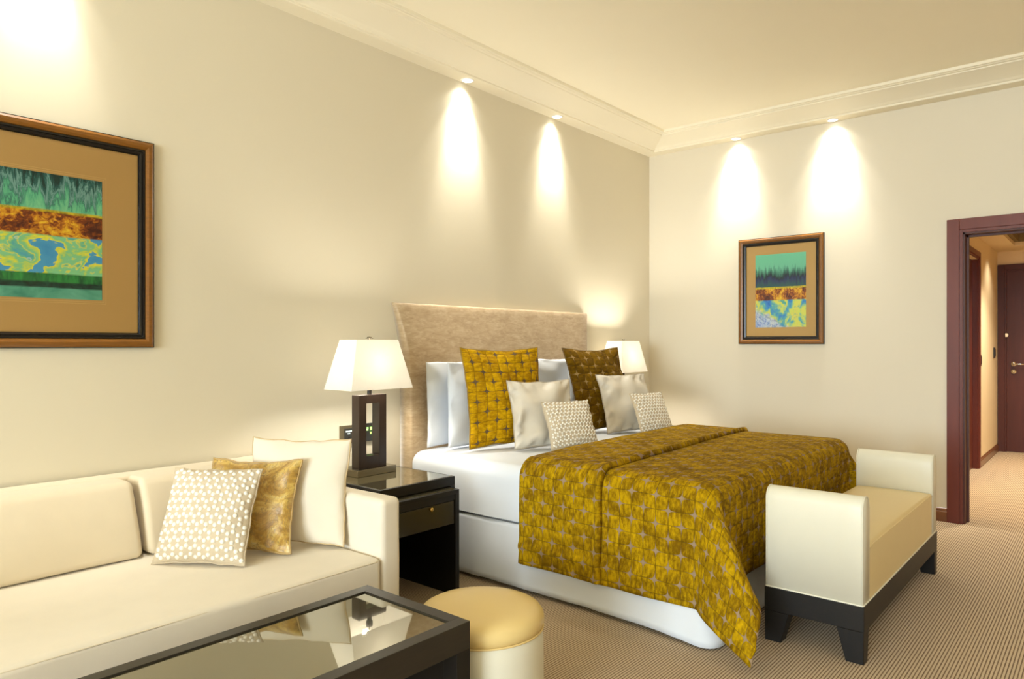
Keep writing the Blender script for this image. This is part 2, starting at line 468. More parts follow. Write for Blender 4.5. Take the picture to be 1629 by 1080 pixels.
def NZ(p, s=1.0, seed=0): return mnoise.noise(Vector((p[0] * s + seed * 7.13, p[1] * s + seed * 3.7, p[2] * s - seed * 5.1)))

# ------------------------------------------------------------------ room shell
T = 0.2
struct(obj('floor', bx(RX0 - T, 4.6, RY0 - T, T, -0.1, 0.0), M['carpet']))
struct(obj('wall_left', bx(RX0 - T, T, 0, T, 0, CEIL + 0.1), M['wall']))
# wall_right with the doorway
DY0, DY1, DTOP = -3.62, -2.543, 2.096
bm = bx(0, T, DY1, 0, 0, CEIL + 0.1)
box(bm, 0, T, RY0, DY0, 0, CEIL + 0.1); box(bm, 0, T, DY0, DY1, DTOP, CEIL + 0.1)
struct(obj('wall_right', bm, M['wall_r']))
struct(obj('wall_rear', bx(RX0 - T, T, RY0 - T, RY0, 0, CEIL + 0.1), M['wall']))
WY0, WY1, WZ0, WZ1 = -5.0, -1.6, 0.3, 2.8
bm = bx(RX0 - T, RX0, RY0, WY0, 0, CEIL + 0.1)
box(bm, RX0 - T, RX0, WY1, 0, 0, CEIL + 0.1); box(bm, RX0 - T, RX0, WY0, WY1, 0, WZ0); box(bm, RX0 - T, RX0, WY0, WY1, WZ1, CEIL + 0.1)
struct(obj('wall_front', bm, M['wall']))
bm = bx(RX0 - 0.06, RX0 + 0.02, WY0, WY0 + 0.06, WZ0, WZ1); box(bm, RX0 - 0.06, RX0 + 0.02, WY1 - 0.06, WY1, WZ0, WZ1)
box(bm, RX0 - 0.06, RX0 + 0.02, (WY0 + WY1) / 2 - 0.03, (WY0 + WY1) / 2 + 0.03, WZ0, WZ1)
box(bm, RX0 - 0.06, RX0 + 0.02, WY0, WY1, WZ0, WZ0 + 0.06); box(bm, RX0 - 0.06, RX0 + 0.02, WY0, WY1, WZ1 - 0.06, WZ1)
struct(obj('window_1', bm, M['white']))
struct(obj('ceiling', bx(RX0 - T, T, RY0 - T, T, CEIL, CEIL + 0.1), M['ceil']))

# crown moulding: flat soffit with downlights, then a shallow cove, then two fillets
prof = [(0, 3.072), (0, 3.07), (0.112, 3.07), (0.118, 3.073), (0.118, 3.084), (0.124, 3.087)]
for i in range(9):
    a = i / 8
    prof.append((0.128 + 0.165 * a, 3.087 + 0.066 * (a ** 0.75)))
prof += [(0.296, 3.160), (0.312, 3.163), (0.316, 3.168), (0.330, 3.168), (0.333, 3.172), (0.333, CEIL + 0.01)]
bm = bmesh.new(); loops = []
for d, z in prof:
    loops.append([bm.verts.new((x, y, z)) for x, y in ((RX0 + d, RY0 + d), (RX1 - d, RY0 + d), (RX1 - d, RY1 - d), (RX0 + d, RY1 - d))])
for a, b in zip(loops, loops[1:]):
    for i in range(4): bm.faces.new((a[i], b[i], b[(i + 1) % 4], a[(i + 1) % 4]))
struct(obj('trim_1', bm, M['crown']))

# skirting boards
def baseboard(name, p0, p1, h=0.10, t=0.016, side=1):
    """p0 -> p1 on the wall face, board grows to the left (side=1) of the run"""
    a = Vector((*p0, 0)); b = Vector((*p1, 0)); d = (b - a).normalized(); n = Vector((-d.y, d.x, 0)) * side
    pr = [(0, 0), (t, 0), (t, h * 0.72), (t * 0.7, h * 0.78), (t * 0.7, h * 0.86), (t * 0.35, h * 0.95), (0, h)]
    bm = bmesh.new()
    A = [bm.verts.new(a + n * q + Vector((0, 0, z))) for q, z in pr]; B = [bm.verts.new(b + n * q + Vector((0, 0, z))) for q, z in pr]
    for i in range(len(pr) - 1): bm.faces.new((A[i], A[i + 1], B[i + 1], B[i]))
    bm.faces.new(A); bm.faces.new(B[::-1])
    return struct(obj(name, bm, M['skirting']))
baseboard('baseboard_left', (RX0, 0), (0, 0), side=-1)
baseboard('baseboard_right', (0, 0), (0, -2.445), side=-1)
baseboard('baseboard_rear', (RX0, RY0), (0, RY0), side=1)

# ------------------------------------------------------------------ hall beyond the doorway
HX, HY, HZ = 4.335, -2.29, 2.40
bm = bx(T, 1.99, HY, HY + 0.15, 0, HZ + 0.25); box(bm, 2.74, HX + 0.2, HY, HY + 0.15, 0, HZ + 0.25); box(bm, 1.99, 2.74, HY, HY + 0.15, 2.17, HZ + 0.25)
struct(obj('wall_hall_left', bm, M['hallwall']))
struct(obj('wall_hall_far', bx(HX, HX + 0.15, -4.2, HY + 0.15, 0, HZ + 0.25), M['hallwall']))
struct(obj('wall_hall_right', bx(T, HX + 0.15, -4.2, -4.05, 0, HZ + 0.25), M['hallwall']))
bm = bx(T, HX, HY - 0.22, HY, HZ, HZ + 0.1); box(bm, T, HX, -4.2, -3.8, HZ, HZ + 0.1)
box(bm, 3.78, HX, -3.8, HY - 0.22, HZ, HZ + 0.1); box(bm, T, 0.7, -3.8, HY - 0.22, HZ, HZ + 0.1)
box(bm, T, HX, -4.2, HY, HZ + 0.16, HZ + 0.25)
struct(obj('ceiling_hall', bm, M['hallwall']))
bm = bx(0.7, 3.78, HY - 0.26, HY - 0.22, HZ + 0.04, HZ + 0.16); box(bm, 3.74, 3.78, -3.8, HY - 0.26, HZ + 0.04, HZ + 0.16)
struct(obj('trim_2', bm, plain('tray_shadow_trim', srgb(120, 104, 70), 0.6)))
baseboard('baseboard_hall_left', (T, HY), (1.92, HY), 0.09, side=-1)
baseboard('baseboard_hall', (2.81, HY), (HX, HY), 0.09, side=-1)

# doorway casing (mahogany)
def casing(bm, axis, face, a0, a1, top, w, t, sgn):
    """stepped casing round an opening a0..a1; 'face' is the wall plane, sgn the side it stands out to"""
    def b(p0, p1, z0, z1, f0, f1, bev=0.003):
        if axis == 'x': box(bm, f0, f1, p0, p1, z0, z1, bev)
        else: box(bm, p0, p1, f0, f1, z0, z1, bev)
    f1 = face + sgn * t
    b(a0 - w, a0 - 0.02, 0, top + w, face, f1); b(a1 + 0.02, a1 + w, 0, top + w, face, f1)
    b(a0 - 0.02, a1 + 0.02, top + 0.02, top + w, face, f1)
    f2 = face + sgn * t * 0.55
    b(a0 - 0.021, a0, 0, top + 0.02, face, f2, 0.001); b(a1, a1 + 0.021, 0, top + 0.02, face, f2, 0.001); b(a0, a1, top, top + 0.021, face, f2, 0.001)
d1 = empty('door_1', (0, DY1, 0)); struct(d1)
bm = bmesh.new(); casing(bm, 'x', 0.0, DY0, DY1, DTOP, 0.098, 0.022, -1)
o = obj('casing', bm, M['mahogany'], d1); o.matrix_parent_inverse = Matrix.Translation((0, -DY1, 0))
bm = bx(0, T + 0.012, DY1 - 0.012, DY1, 0, DTOP); box(bm, 0, T + 0.012, DY0, DY0 + 0.012, 0, DTOP); box(bm, 0, T + 0.012, DY0, DY1, DTOP - 0.012, DTOP)
box(bm, 0.08, 0.11, DY1 - 0.026, DY1 - 0.012, 0, DTOP - 0.012); box(bm, 0.08, 0.11, DY0, DY1 - 0.012, DTOP - 0.026, DTOP - 0.012)
o = obj('jamb_lining', bm, M['mahogany_dark'], d1); o.matrix_parent_inverse = Matrix.Translation((0, -DY1, 0))

d2 = empty('door_2', (2.37, HY, 0)); struct(d2); inv = Matrix.Translation((-2.37, -HY, 0))
bm = bmesh.new(); casing(bm, 'y', HY, 1.99, 2.74, 2.17, 0.075, 0.02, -1)
box(bm, 1.99, 2.0, HY, HY + 0.15, 0, 2.17); box(bm, 2.73, 2.74, HY, HY + 0.15, 0, 2.17)
o = obj('casing', bm, M['mahogany'], d2); o.matrix_parent_inverse = inv
sl = obj('door_slab', bx(2.0, 2.73, HY + 0.045, HY + 0.085, 0.005, 2.165, 0.002), M['redwood'], d2); sl.matrix_parent_inverse = inv
o = obj('latch_plate', bx(2.045, 2.085, HY + 0.038, HY + 0.046, 0.90, 1.0, 0.002), M['chrome'], sl)

d3 = empty('door_3', (HX, -2.8, 0)); struct(d3); inv = Matrix.Translation((-HX, 2.8, 0))
bm = bmesh.new(); casing(bm, 'x', HX, -3.28, -2.385, 2.155, 0.088, 0.025, -1)
o = obj('casing', bm, M['mahogany_dark'], d3); o.matrix_parent_inverse = inv
sl = obj('door_slab', bx(HX - 0.012, HX + 0.02, -3.28, -2.385, 0.006, 2.155, 0.002), M['mahogany_dark'], d3); sl.matrix_parent_inverse = inv
bm = bmesh.new(); cyl(bm, (HX - 0.02, -2.455, 1.053), 0.027, 0.016, 'X'); cyl(bm, (HX - 0.045, -2.455, 1.053), 0.011, 0.05, 'X', 16)
tube(bm, [(HX - 0.066, -2.447, 1.053), (HX - 0.066, -2.50, 1.053), (HX - 0.064, -2.59, 1.052)], 0.009, 10)
obj('door_handle', bm, M['chrome'], sl, True)
bm = bmesh.new(); cyl(bm, (HX - 0.02, -2.455, 0.963), 0.027, 0.016, 'X'); cyl(bm, (HX - 0.032, -2.455, 0.963), 0.010, 0.012, 'X', 16)
obj('keyhole_rose', bm, M['chrome'], sl, True)
bm = bx(HX - 0.05, HX - 0.012, -2.402, -2.372, 1.375, 1.42, 0.004)
cyl(bm, (HX - 0.055, -2.40, 1.40), 0.008, 0.02, 'X', 12)
obj('door_latch', bm, M['chrome'], sl)

tg = bx(3.97, 4.06, HY - 0.012, HY, 1.13, 1.25, 0.003); box(tg, 3.99, 4.04, HY - 0.018, HY - 0.01, 1.15, 1.23, 0.002)
tag(obj('wall_switch', tg, M['switch']), 'black light switch plate on the hall wall beside the far door', 'switch')
tg = bx(2.86, 2.93, HY - 0.012, HY, 1.06, 1.18, 0.003); box(tg, 2.875, 2.915, HY - 0.017, HY - 0.01, 1.08, 1.16, 0.002)
tag(obj('wall_switch', tg, M['switch']), 'small dark switch plate right at the edge of the side door in the hall', 'switch')

# hall lighting: recessed spots
def downlight(x, y, z, label, group, power, size=105, tilt=(0, 0), col=WARM2, emitpow=True, blend=1.0):
    e = empty('downlight', (x, y, z)); tag(e, label, 'ceiling light', group)
    bm = lathe(bmesh.new(), [(0.034, -0.001), (0.036, -0.005), (0.043, -0.0055), (0.046, -0.002), (0.046, 0.0)], seg=40)
    obj('ring', bm, M['white'], e, True)
    bm = bmesh.new(); cyl(bm, (0, 0, -0.0015), 0.034, 0.003, seg=36)
    obj('lamp_lens', bm, M['lamp_disc'], e)
    if power:
        for nm, kk, sz in (('spot', 9.5, 50), ('spot_mid', 3.4, 80), ('spot_spill', 0.35, 128)):
            tl = ((R(7), 0, 0) if y > -0.1 else (0, R(-7), 0)) if nm == 'spot' else (0, 0, 0)
            l = light(nm, 'SPOT', (0, 0, -0.012), power * kk, col, tl, spot_size=R(sz), spot_blend=1, shadow_soft_size=0.012)
            l.parent = e
    return e
G = 'small recessed downlights in the crown soffit'
downlight(-2.545, -0.056, 3.07, 'recessed downlight in the crown above the left half of the headboard', G, 26)
downlight(-1.540, -0.056, 3.07, 'recessed downlight in the crown nearer the room corner, right of the one above the bed', G, 22)
downlight(-5.03, -0.056, 3.07, 'recessed downlight in the crown above the large picture over the sofa', G, 15)
downlight(-0.056, -0.876, 3.07, 'recessed downlight in the crown above the left edge of the tall framed picture', G, 26)
downlight(-0.056, -1.670, 3.07, 'recessed downlight in the crown above the right edge of the tall framed picture', G, 30)
for x, y, p in ((1.3, -3.0, 330), (3.0, -3.0, 330), (3.5, -2.55, 36)):
    light('hall_spot', 'SPOT', (x, y, HZ - 0.02), p, (1.0, 0.90, 0.72), spot_size=R(120), spot_blend=1, shadow_soft_size=0.03)
# added fill spots under the ceiling, out of view, to brighten the room
for x, y in ((-3.6, -4.3), (-1.2, -4.0)):
    light('fill_spot', 'SPOT', (x, y, CEIL - 0.03), 66, WARM2, spot_size=R(105), spot_blend=1, shadow_soft_size=0.08)

# ------------------------------------------------------------------ pictures
def picture(name, label, origin, u, n, w, h, art_mat, aw, ah, ay, lines):
    """origin: bottom-left corner on the wall, u: along the wall, n: out of the wall"""
    e = empty(name, origin); tag(e, label, 'picture')
    u = Vector(u); n = Vector(n); z = Vector((0, 0, 1))
    def ring(outer, pr):
        # pr: list (inset, out) swept round the rectangle
        bm = bmesh.new(); L = []
        for ins, out in pr:
            L.append([bm.verts.new(u * a + z * b + n * out) for a, b in ((outer + ins, outer + ins), (w - outer - ins, outer + ins), (w - outer - ins, h - outer - ins), (outer + ins, h - outer - ins))])
        for A, B in zip(L, L[1:]):
            for i in range(4): bm.faces.new((A[i], B[i], B[(i + 1) % 4], A[(i + 1) % 4]))
        return bm
    obj('frame', ring(0, [(0.0035, 0.020), (0.0045, 0.026), (0.014, 0.031), (0.026, 0.031), (0.038, 0.026), (0.040, 0.020)]), M['frame_wood'], e)
    obj('inner_frame', ring(0.040, [(0, 0.018), (0.001, 0.024), (0.009, 0.024), (0.011, 0.018), (0.014, 0.018), (0.016, 0.021), (0.022, 0.019), (0.027, 0.008)]), M['frame_black'], e)
    obj('outer_lip', ring(0, [(0, 0.0), (0, 0.022), (0.002, 0.0255), (0.0055, 0.0255), (0.0055, 0.02)]), M['frame_black'], e)
    def quad(a0, a1, b0, b1, out, uv=True):
        bm = bmesh.new(); vs = [bm.verts.new(u * a + z * b + n * out) for a, b in ((a0, b0), (a1, b0), (a1, b1), (a0, b1))]
        f = bm.faces.new(vs); l = bm.loops.layers.uv.new('UVMap')
        for lp, c in zip(f.loops, ((0, 0), (1, 0), (1, 1), (0, 1))): lp[l].uv = c
        r = bmesh.ops.extrude_face_region(bm, geom=[f])
        bmesh.ops.translate(bm, vec=-n * 0.002, verts=[v for v in r['geom'] if isinstance(v, bmesh.types.BMVert)])
        return bm
    ax0 = (w - aw) / 2
    bm = quad(0.05, w - 0.05, 0.05, h - 0.05, 0.006)
    obj('mat_board', bm, M['mat_board'], e)
    if lines:
        bm = bmesh.new()
        for q in (0.008, 0.016):
            a0, a1, b0, b1 = ax0 - q, ax0 + aw + q, ay - q, ay + ah + q; t = 0.0012
            for (c0, c1, e0, e1) in ((a0, a1, b0 - t, b0), (a0, a1, b1, b1 + t), (a0 - t, a0, b0 - t, b1 + t), (a1, a1 + t, b0 - t, b1 + t)):
                vs = [bm.verts.new(u * a + z * b + n * 0.0066) for a, b in ((c0, e0), (c1, e0), (c1, e1), (c0, e1))]; bm.faces.new(vs)
        obj('mat_line', bm, M['mat_line'], e)
    obj('artwork', quad(ax0, ax0 + aw, ay, ay + ah, 0.0085), art_mat, e)
    obj('glass', quad(0.06, w - 0.06, 0.06, h - 0.06, 0.013), M['glass'], e)
    return e
picture('framed_picture', 'wide gilt framed abstract picture hanging above the sofa', (-5.675, 0, 1.280), (1, 0, 0), (0, -1, 0), 1.10, 0.935, M['art_wide'], 0.67, 0.517, 0.207, True)
picture('framed_picture', 'smaller upright gilt framed abstract picture on the wall right of the bed', (0, -0.884, 1.293), (0, -1, 0), (-1, 0, 0), 0.71, 0.90, M['art_tall'], 0.42, 0.615, 0.142, False)

# ------------------------------------------------------------------ wall control panels
e = empty('control_panel', (-3.49, 0, 0.775)); tag(e, 'bronze wall control plate with a pale display left of the bedside lamp', 'control panel')
obj('plate', bx(-0.052, 0.052, -0.02, 0, -0.052, 0.052, 0.002), M['panel'], e)
obj('screen', bx(-0.030, 0.028, -0.0225, -0.018, -0.034, 0.036, 0.001), M['panel_dark'], e)
bm = bx(-0.022, 0.020, -0.0235, -0.022, 0.016, 0.023); box(bm, -0.010, 0.008, -0.0235, -0.022, 0.004, 0.009)
obj('readout', bm, M['led_pale'], e)
bm = bx(-0.008, 0.008, -0.0245, -0.022, -0.024, -0.010, 0.001)
obj('button', bm, M['switch'], e)
e = empty('control_panel', (-3.335, 0, 0.775)); tag(e, 'dark wall control plate with green lit digits seen through the bedside lamp base', 'control panel')
obj('plate', bx(-0.075, 0.075, -0.02, 0, -0.052, 0.052, 0.002), M['panel_dark'], e)
SEG = {'8': 'abcdefg', '0': 'abcdef', '2': 'abged', '3': 'abgcd', 'r': 'eg', 'c': 'deg', 'n': 'ecg'}
def digit(bm, ch, x, z, w, h, t=0.0022):
    g = {'a': (0, w, h - t, h), 'g': (0, w, h / 2 - t / 2, h / 2 + t / 2), 'd': (0, w, 0, t), 'f': (0, t, h / 2, h), 'b': (w - t, w, h / 2, h), 'e': (0, t, 0, h / 2), 'c': (w - t, w, 0, h / 2)}
    for s in SEG[ch]:
        a0, a1, b0, b1 = g[s]; box(bm, x + a0, x + a1, -0.0215, -0.0195, z + b0, z + b1)
bm = bmesh.new()
for i, ch in enumerate('028'): digit(bm, ch, -0.055 + i * 0.026, 0.012, 0.014, 0.018, 0.0035)
for i, ch in enumerate('c8'): digit(bm, ch, -0.053 + i * 0.05, -0.010, 0.010, 0.012, 0.0025)
obj('readout', bm, M['led_green'], e)

# ------------------------------------------------------------------ sofa
sofa = empty('sofa', (-5.1, -0.55, 0)); tag(sofa, 'long cream upholstered sofa with loose back cushions against the left wall', 'sofa')
inv = Matrix.Translation((5.1, 0.55, 0))
def sp(name, bm, mat, smooth=True, parent=sofa):
    o = obj(name, bm, mat, parent, smooth); o.matrix_parent_inverse = inv if parent is sofa else Matrix(); return o
SX0, SX1 = -6.35, -4.025
sp('backrest', rb(SX0, SX1, -0.155, -0.018, 0.10, 0.730, 0.022, (30, 2, 6)), M['ivory_fabric'])
def armfn(p):
    p = p.copy(); f = min(1, max(0, (-p.y - 0.2) / 0.9))
    return p
sp('armrest', rb(SX1 - 0.105, SX1, -1.10, -0.156, 0.05, 0.658, 0.026, (2, 12, 6), fn=lambda p: Vector((p.x + 0.003 * NZ(p, 5), p.y, p.z - 0.004 * (1 if p.z > .5 else 0) * NZ(p, 3)))), M['seat_fabric'])
sp('armrest', rb(SX0, SX0 + 0.105, -1.10, -0.156, 0.05, 0.658, 0.026, (2, 12, 6)), M['seat_fabric'])
sp('base', rb(SX0 + 0.106, SX1 - 0.106, -1.075, -0.156, 0.05, 0.235, 0.01, (30, 8, 2)), M['seat_fabric'])
def seatfn(p):
    q = p.copy(); q.z += 0.004 * NZ(p, 2.5, 3) if p.z > 0.3 else 0; q.y += 0.004 * NZ(p, 3, 5) if p.y < -1 else 0
    return q
seat = sp('seat_cushion', rb(SX0 + 0.108, SX1 - 0.108, -1.105, -0.157, 0.238, 0.425, 0.024, (40, 16, 3), crown=0.012, fn=seatfn), M['seat_fabric'])
def seam_path(x0, x1, y0, y1, z, r, n=6):
    P = []
    for cx, cy, a0 in ((x1 - r, y1 - r, 0), (x0 + r, y1 - r, 90), (x0 + r, y0 + r, 180), (x1 - r, y0 + r, 270)):
        for i in range(n + 1):
            a = R(a0 + 90 * i / n); P.append((cx + r * math.cos(a), cy + r * math.sin(a), z))
    return P
sp('piping', tube(bmesh.new(), seam_path(SX0 + 0.112, SX1 - 0.112, -1.101, -0.16, 0.414, 0.03), 0.0028, 6, True), M['ivory_fabric'])
def backcush(x0, x1, seed):
    def fn(p):
        q = p.copy(); t = (p.z - 0.425) / 0.3
        q.y += 0.11 * t + 0.004 * NZ(p, 4, seed) + (-0.012 * (1 - abs(2 * t - 1) ** 2) if p.y < -0.3 else 0)
        q.z += 0.005 * NZ(p, 3, seed + 9)
        q.x += 0.006 * NZ(p, 4, seed + 3)
        return q
    return rb(x0, x1, -0.415, -0.262, 0.440, 0.736, 0.028, (20, 3, 8), fn=fn)
# the loose cushions lean on the back
sp('back_cushion', backcush(-6.20, -4.775, 1), M['ivory_fabric'])
sp('back_cushion', backcush(-4.752, -4.136, 2), M['ivory_fabric'])
for x in (SX0 + 0.08, SX1 - 0.08):
    for y in (-1.03, -0.1):
        sp('foot', bx(x - 0.03, x + 0.03, y - 0.03, y + 0.03, 0, 0.052, 0.003), M['black_wood_v'], False)

# ------------------------------------------------------------------ cushions
def pillow(name, label, cat, w, h, t, mats, seed, place, pinch=0.07, wr=0.010, pipe=None, dots=False, flange=False, n=26, group=None, sag=0.0, plump=0.5, droop=0.0, fq=5):
    """front faces local -y, base at z=0, x across; place=(x,y,z,yaw,lean)"""
    def surf(u, v, side):
        X = w / 2 * u * (1 - pinch * (1 - v * v)); Z = h / 2 * v * (1 - pinch * (1 - u * u))
        edge = max(0.0, (1 - u * u) * (1 - v * v))
        th = t / 2 * (edge ** plump)
        # creases that run in from the seams
        ew = math.exp(-((1 - max(abs(u), abs(v))) / 0.22) ** 2) * min(1, edge * 14)
        a = math.atan2(v, u)
        cr = mnoise.noise(Vector((math.cos(a) * fq + seed, math.sin(a) * fq - seed, 0.6 * math.hypot(u, v)))) * wr * 1.6 * ew
        soft = NZ((u, v, side), 1.6, seed) * wr * 1.2 * min(1, edge * 3)
        y = side * (th * (0.62 if side > 0 else 1.0) + cr * (0.3 if side > 0 else 1.0) + soft * (0.3 if side > 0 else 1.0))
        if side: y = side * max(side * y, 0.25 * th * (0.62 if side > 0 else 1.0))
        y += sag * (v - 0.2) ** 2
        edgew = NZ((u * 3, v * 3, 0), 1.3, seed + 4) * 0.006
        X += edgew * (abs(u) ** 6); Z += edgew * (abs(v) ** 6)
        Z -= droop * (1 - v) * 0
        return Vector((X, y, Z + h / 2))
    S_ = [math.sin(PI / 2 * (-1 + 2 * i / n)) for i in range(n + 1)]
    bm = bmesh.new(); uvl = bm.loops.layers.uv.new('UVMap'); V = {}
    for side in (-1, 1):
        for i, u in enumerate(S_):
            for j, v in enumerate(S_):
                brd = i in (0, n) or j in (0, n)
                key = (0 if brd else side, i, j)
                if key not in V: V[key] = bm.verts.new(surf(u, v, 0 if brd else side) if brd else surf(u, v, side))
    def g(side, i, j): return V[(0 if i in (0, n) or j in (0, n) else side, i, j)]
    for side in (-1, 1):
        for i in range(n):
            for j in range(n):
                f = bm.faces.new([g(side, i, j), g(side, i + 1, j), g(side, i + 1, j + 1), g(side, i, j + 1)])
                for lp, (a, b) in zip(f.loops, ((i, j), (i + 1, j), (i + 1, j + 1), (i, j + 1))): lp[uvl].uv = (w * (S_[a] + 1) / 2, h * (S_[b] + 1) / 2)
                f.smooth = True
    if dots:
        a = 0.0208 if dots is True else dots
        W_, H_ = a * math.sqrt(3), 3 * a; rr = a * 0.44
        for side in (-1, 1):
            for iy in range(int(h / H_) + 2):
                for ix in range(int(w / W_) + 2):
                    for ox, oy in ((0, 0), (0, a), (W_ / 2, 1.5 * a), (W_ / 2, 2.5 * a)):
                        x = ix * W_ + ox - w / 2; z = iy * H_ + oy - h / 2 - 0.004
                        u, v = x / (w / 2), z / (h / 2)
                        if abs(u) > 0.99 or abs(v) > 0.99: continue
                        c = surf(u, v, side); du = surf(min(.999, u + .02), v, side) - surf(u - .02, v, side); dv = surf(u, min(.999, v + .02), side) - surf(u, v - .02, side)
                        nr = du.cross(dv).normalized() * (1 if side < 0 else -1)
                        if nr.length < .5: continue
                        du.normalize(); dw = nr.cross(du).normalized()
                        top = bm.verts.new(c + nr * 0.0034); rg = []
                        for q, (k1, k2) in enumerate(((1.0, -0.001), (0.86, 0.0026))):
                            rg.append([bm.verts.new(c + (du * math.cos(s * PI / 4) + dw * math.sin(s * PI / 4)) * rr * k1 + nr * k2) for s in range(8)])
                        for s in range(8):
                            f = bm.faces.new((rg[0][s], rg[0][(s + 1) % 8], rg[1][(s + 1) % 8], rg[1][s])); f.material_index = 1; f.smooth = True
                            f = bm.faces.new((rg[1][s], rg[1][(s + 1) % 8], top)); f.material_index = 1; f.smooth = True
    x, y, z, yaw, lean = place
    me = bpy.data.meshes.new(name)
    bm.normal_update()
    # orient both sheets outwards (dots included)
    for f in bm.faces:
        c = f.calc_center_median()
        if f.material_index == 0 and f.normal.y * (c.y - 0) < 0 and abs(c.y) > 0.002: f.normal_flip()
    bm.to_mesh(me); bm.free()
    for m in mats: me.materials.append(m)
    body = bpy.data.objects.new('cover', me)
    e = bpy.data.objects.new(name, None); COL.objects.link(e); COL.objects.link(body); body.parent = e; e.empty_display_size = .1
    e.matrix_world = Matrix.Translation((x, y, z)) @ Matrix.Rotation(yaw, 4, 'Z') @ Matrix.Rotation(-lean, 4, 'X')
    tag(e, label, cat, group)
    if pipe:
        P = []
        m = 22
        for (ua, va, ub, vb) in ((-1, -1, 1, -1), (1, -1, 1, 1), (1, 1, -1, 1), (-1, 1, -1, -1)):
            for i in range(m):
                q = i / m; P.append(surf(ua + (ub - ua) * q, va + (vb - va) * q, 0))
        obj('piping', tube(bmesh.new(), P, pipe[1], 7, True), pipe[0], e, True)
    return e

ST = 0.442
pillow('cushion', 'beige cushion covered in raised white dots, leaning frontmost on the sofa', 'cushion', 0.37, 0.38, 0.13, [M['dot_cloth'], M['dot']], 3, (-4.686, -0.672, ST, -0.956, 0.44), 0.05, 0.006, (M['dot_cloth'], 0.004), dots=True)
pillow('cushion', 'gold marbled satin cushion between the dotted and the plain cushion on the sofa', 'cushion', 0.4, 0.385, 0.11, [M['gold']], 5, (-4.488, -0.655, ST, -0.991, 0.33), 0.09, 0.022, (M['gold_pipe'], 0.0045))
pillow('cushion', 'large plain cream cushion leaning in the corner against the sofa arm', 'cushion', 0.45, 0.45, 0.12, [M['cushion_white']], 7, (-4.288, -0.705, ST, -0.979, 0.20), 0.06, 0.009, (M['cream_pipe'], 0.004))

# ------------------------------------------------------------------ bed
BX0, BX1, BYF = -3.13, -1.13, -2.065
bed = empty('bed', (-2.13, -1.05, 0)); tag(bed, 'wide upholstered double bed with tall taupe headboard against the left wall', 'bed')
binv = Matrix.Translation((2.13, 1.05, 0))
def bp(name, bm, mat, smooth=True):
    o = obj(name, bm, mat, bed, smooth); o.matrix_parent_inverse = binv; return o
# headboard: side edges flare out over the top third, thickness tapers upwards
bm = bmesh.new()
def hb_outline(z):
    f = max(0.0, (z - 1.20) / 0.35); fl = 0.074 * f ** 1.6
    th = 0.104 - 0.066 * max(0.0, (z - 1.05) / 0.5) ** 1.3
    return fl, th
zs = [0.05 + 1.10 * i / 10 for i in range(11)] + [1.15 + 0.385 * i / 14 for i in range(1, 15)] + [1.545, 1.5495]
rings = []
for z in zs:
    fl, th = hb_outline(z)
    a, b = -3.092 - fl, -1.165 + fl; rr = 0.012
    topin = 0.0 if z < 1.54 else (0.004 if z < 1.547 else 0.012)
    yb, yf = -0.004, -0.004 - th + topin
    ring = [(a, yb), (a, yf + rr), (a + rr * .3, yf + rr * .3), (a + rr, yf)]
    ring += [(a + rr + (b - a - 2 * rr) * i / 20, yf - 0.006 * math.sin(PI * i / 20)) for i in range(1, 20)]
    ring += [(b - rr, yf), (b - rr * .3, yf + rr * .3), (b, yf + rr), (b, yb)]
    rings.append([bm.verts.new((x, y, z)) for x, y in ring])
for A, B in zip(rings, rings[1:]):
    m = len(A)
    for i in range(m): bm.faces.new((A[i], A[(i + 1) % m], B[(i + 1) % m], B[i]))
bm.faces.new(rings[-1]); bm.faces.new(rings[0][::-1])
o = bp('headboard', bm, M['headboard'])
o.data.polygons[-1].use_smooth = False
# divan
bp('divan_base', bx(BX0 + 0.03, BX1 - 0.03, BYF + 0.03, -0.115, 0.04, 0.348, 0.01), M['cotton'], False)
bp('mattress', rb(BX0 + 0.015, BX1 - 0.015, BYF + 0.02, -0.135, 0.350, 0.63, 0.05, (12, 12, 3)), M['cotton'])
# valance: cloth skirt hanging round the divan
bm = bmesh.new(); P = []
def path_pt(s):
    """left side (head to foot), rounded corner, foot, corner, right side"""
    segs = [((BX0, -0.13), (BX0, BYF + 0.05)), None, ((BX0 + 0.05, BYF), (BX1 - 0.05, BYF)), None, ((BX1, BYF + 0.05), (BX1, -0.13))]
    return segs
pts = []
for i in range(61): pts.append((Vector((BX0, -0.13 + (BYF + 0.05 + 0.13) * i / 60, 0)), Vector((-1, 0, 0))))
for i in range(1, 8):
    a = PI + PI / 2 * i / 8; pts.append((Vector((BX0 + 0.05 + 0.05 * math.cos(a), BYF + 0.05 + 0.05 * math.sin(a), 0)), Vector((math.cos(a), math.sin(a), 0))))
for i in range(41): pts.append((Vector((BX0 + 0.05 + (BX1 - BX0 - 0.1) * i / 40, BYF, 0)), Vector((0, -1, 0))))
for i in range(1, 8):
    a = 1.5 * PI + PI / 2 * i / 8; pts.append((Vector((BX1 - 0.05 + 0.05 * math.cos(a), BYF + 0.05 + 0.05 * math.sin(a), 0)), Vector((math.cos(a), math.sin(a), 0))))
for i in range(31): pts.append((Vector((BX1, BYF + 0.05 + (-0.13 - BYF - 0.05) * i / 30, 0)), Vector((1, 0, 0))))
rows = []
NR = 12
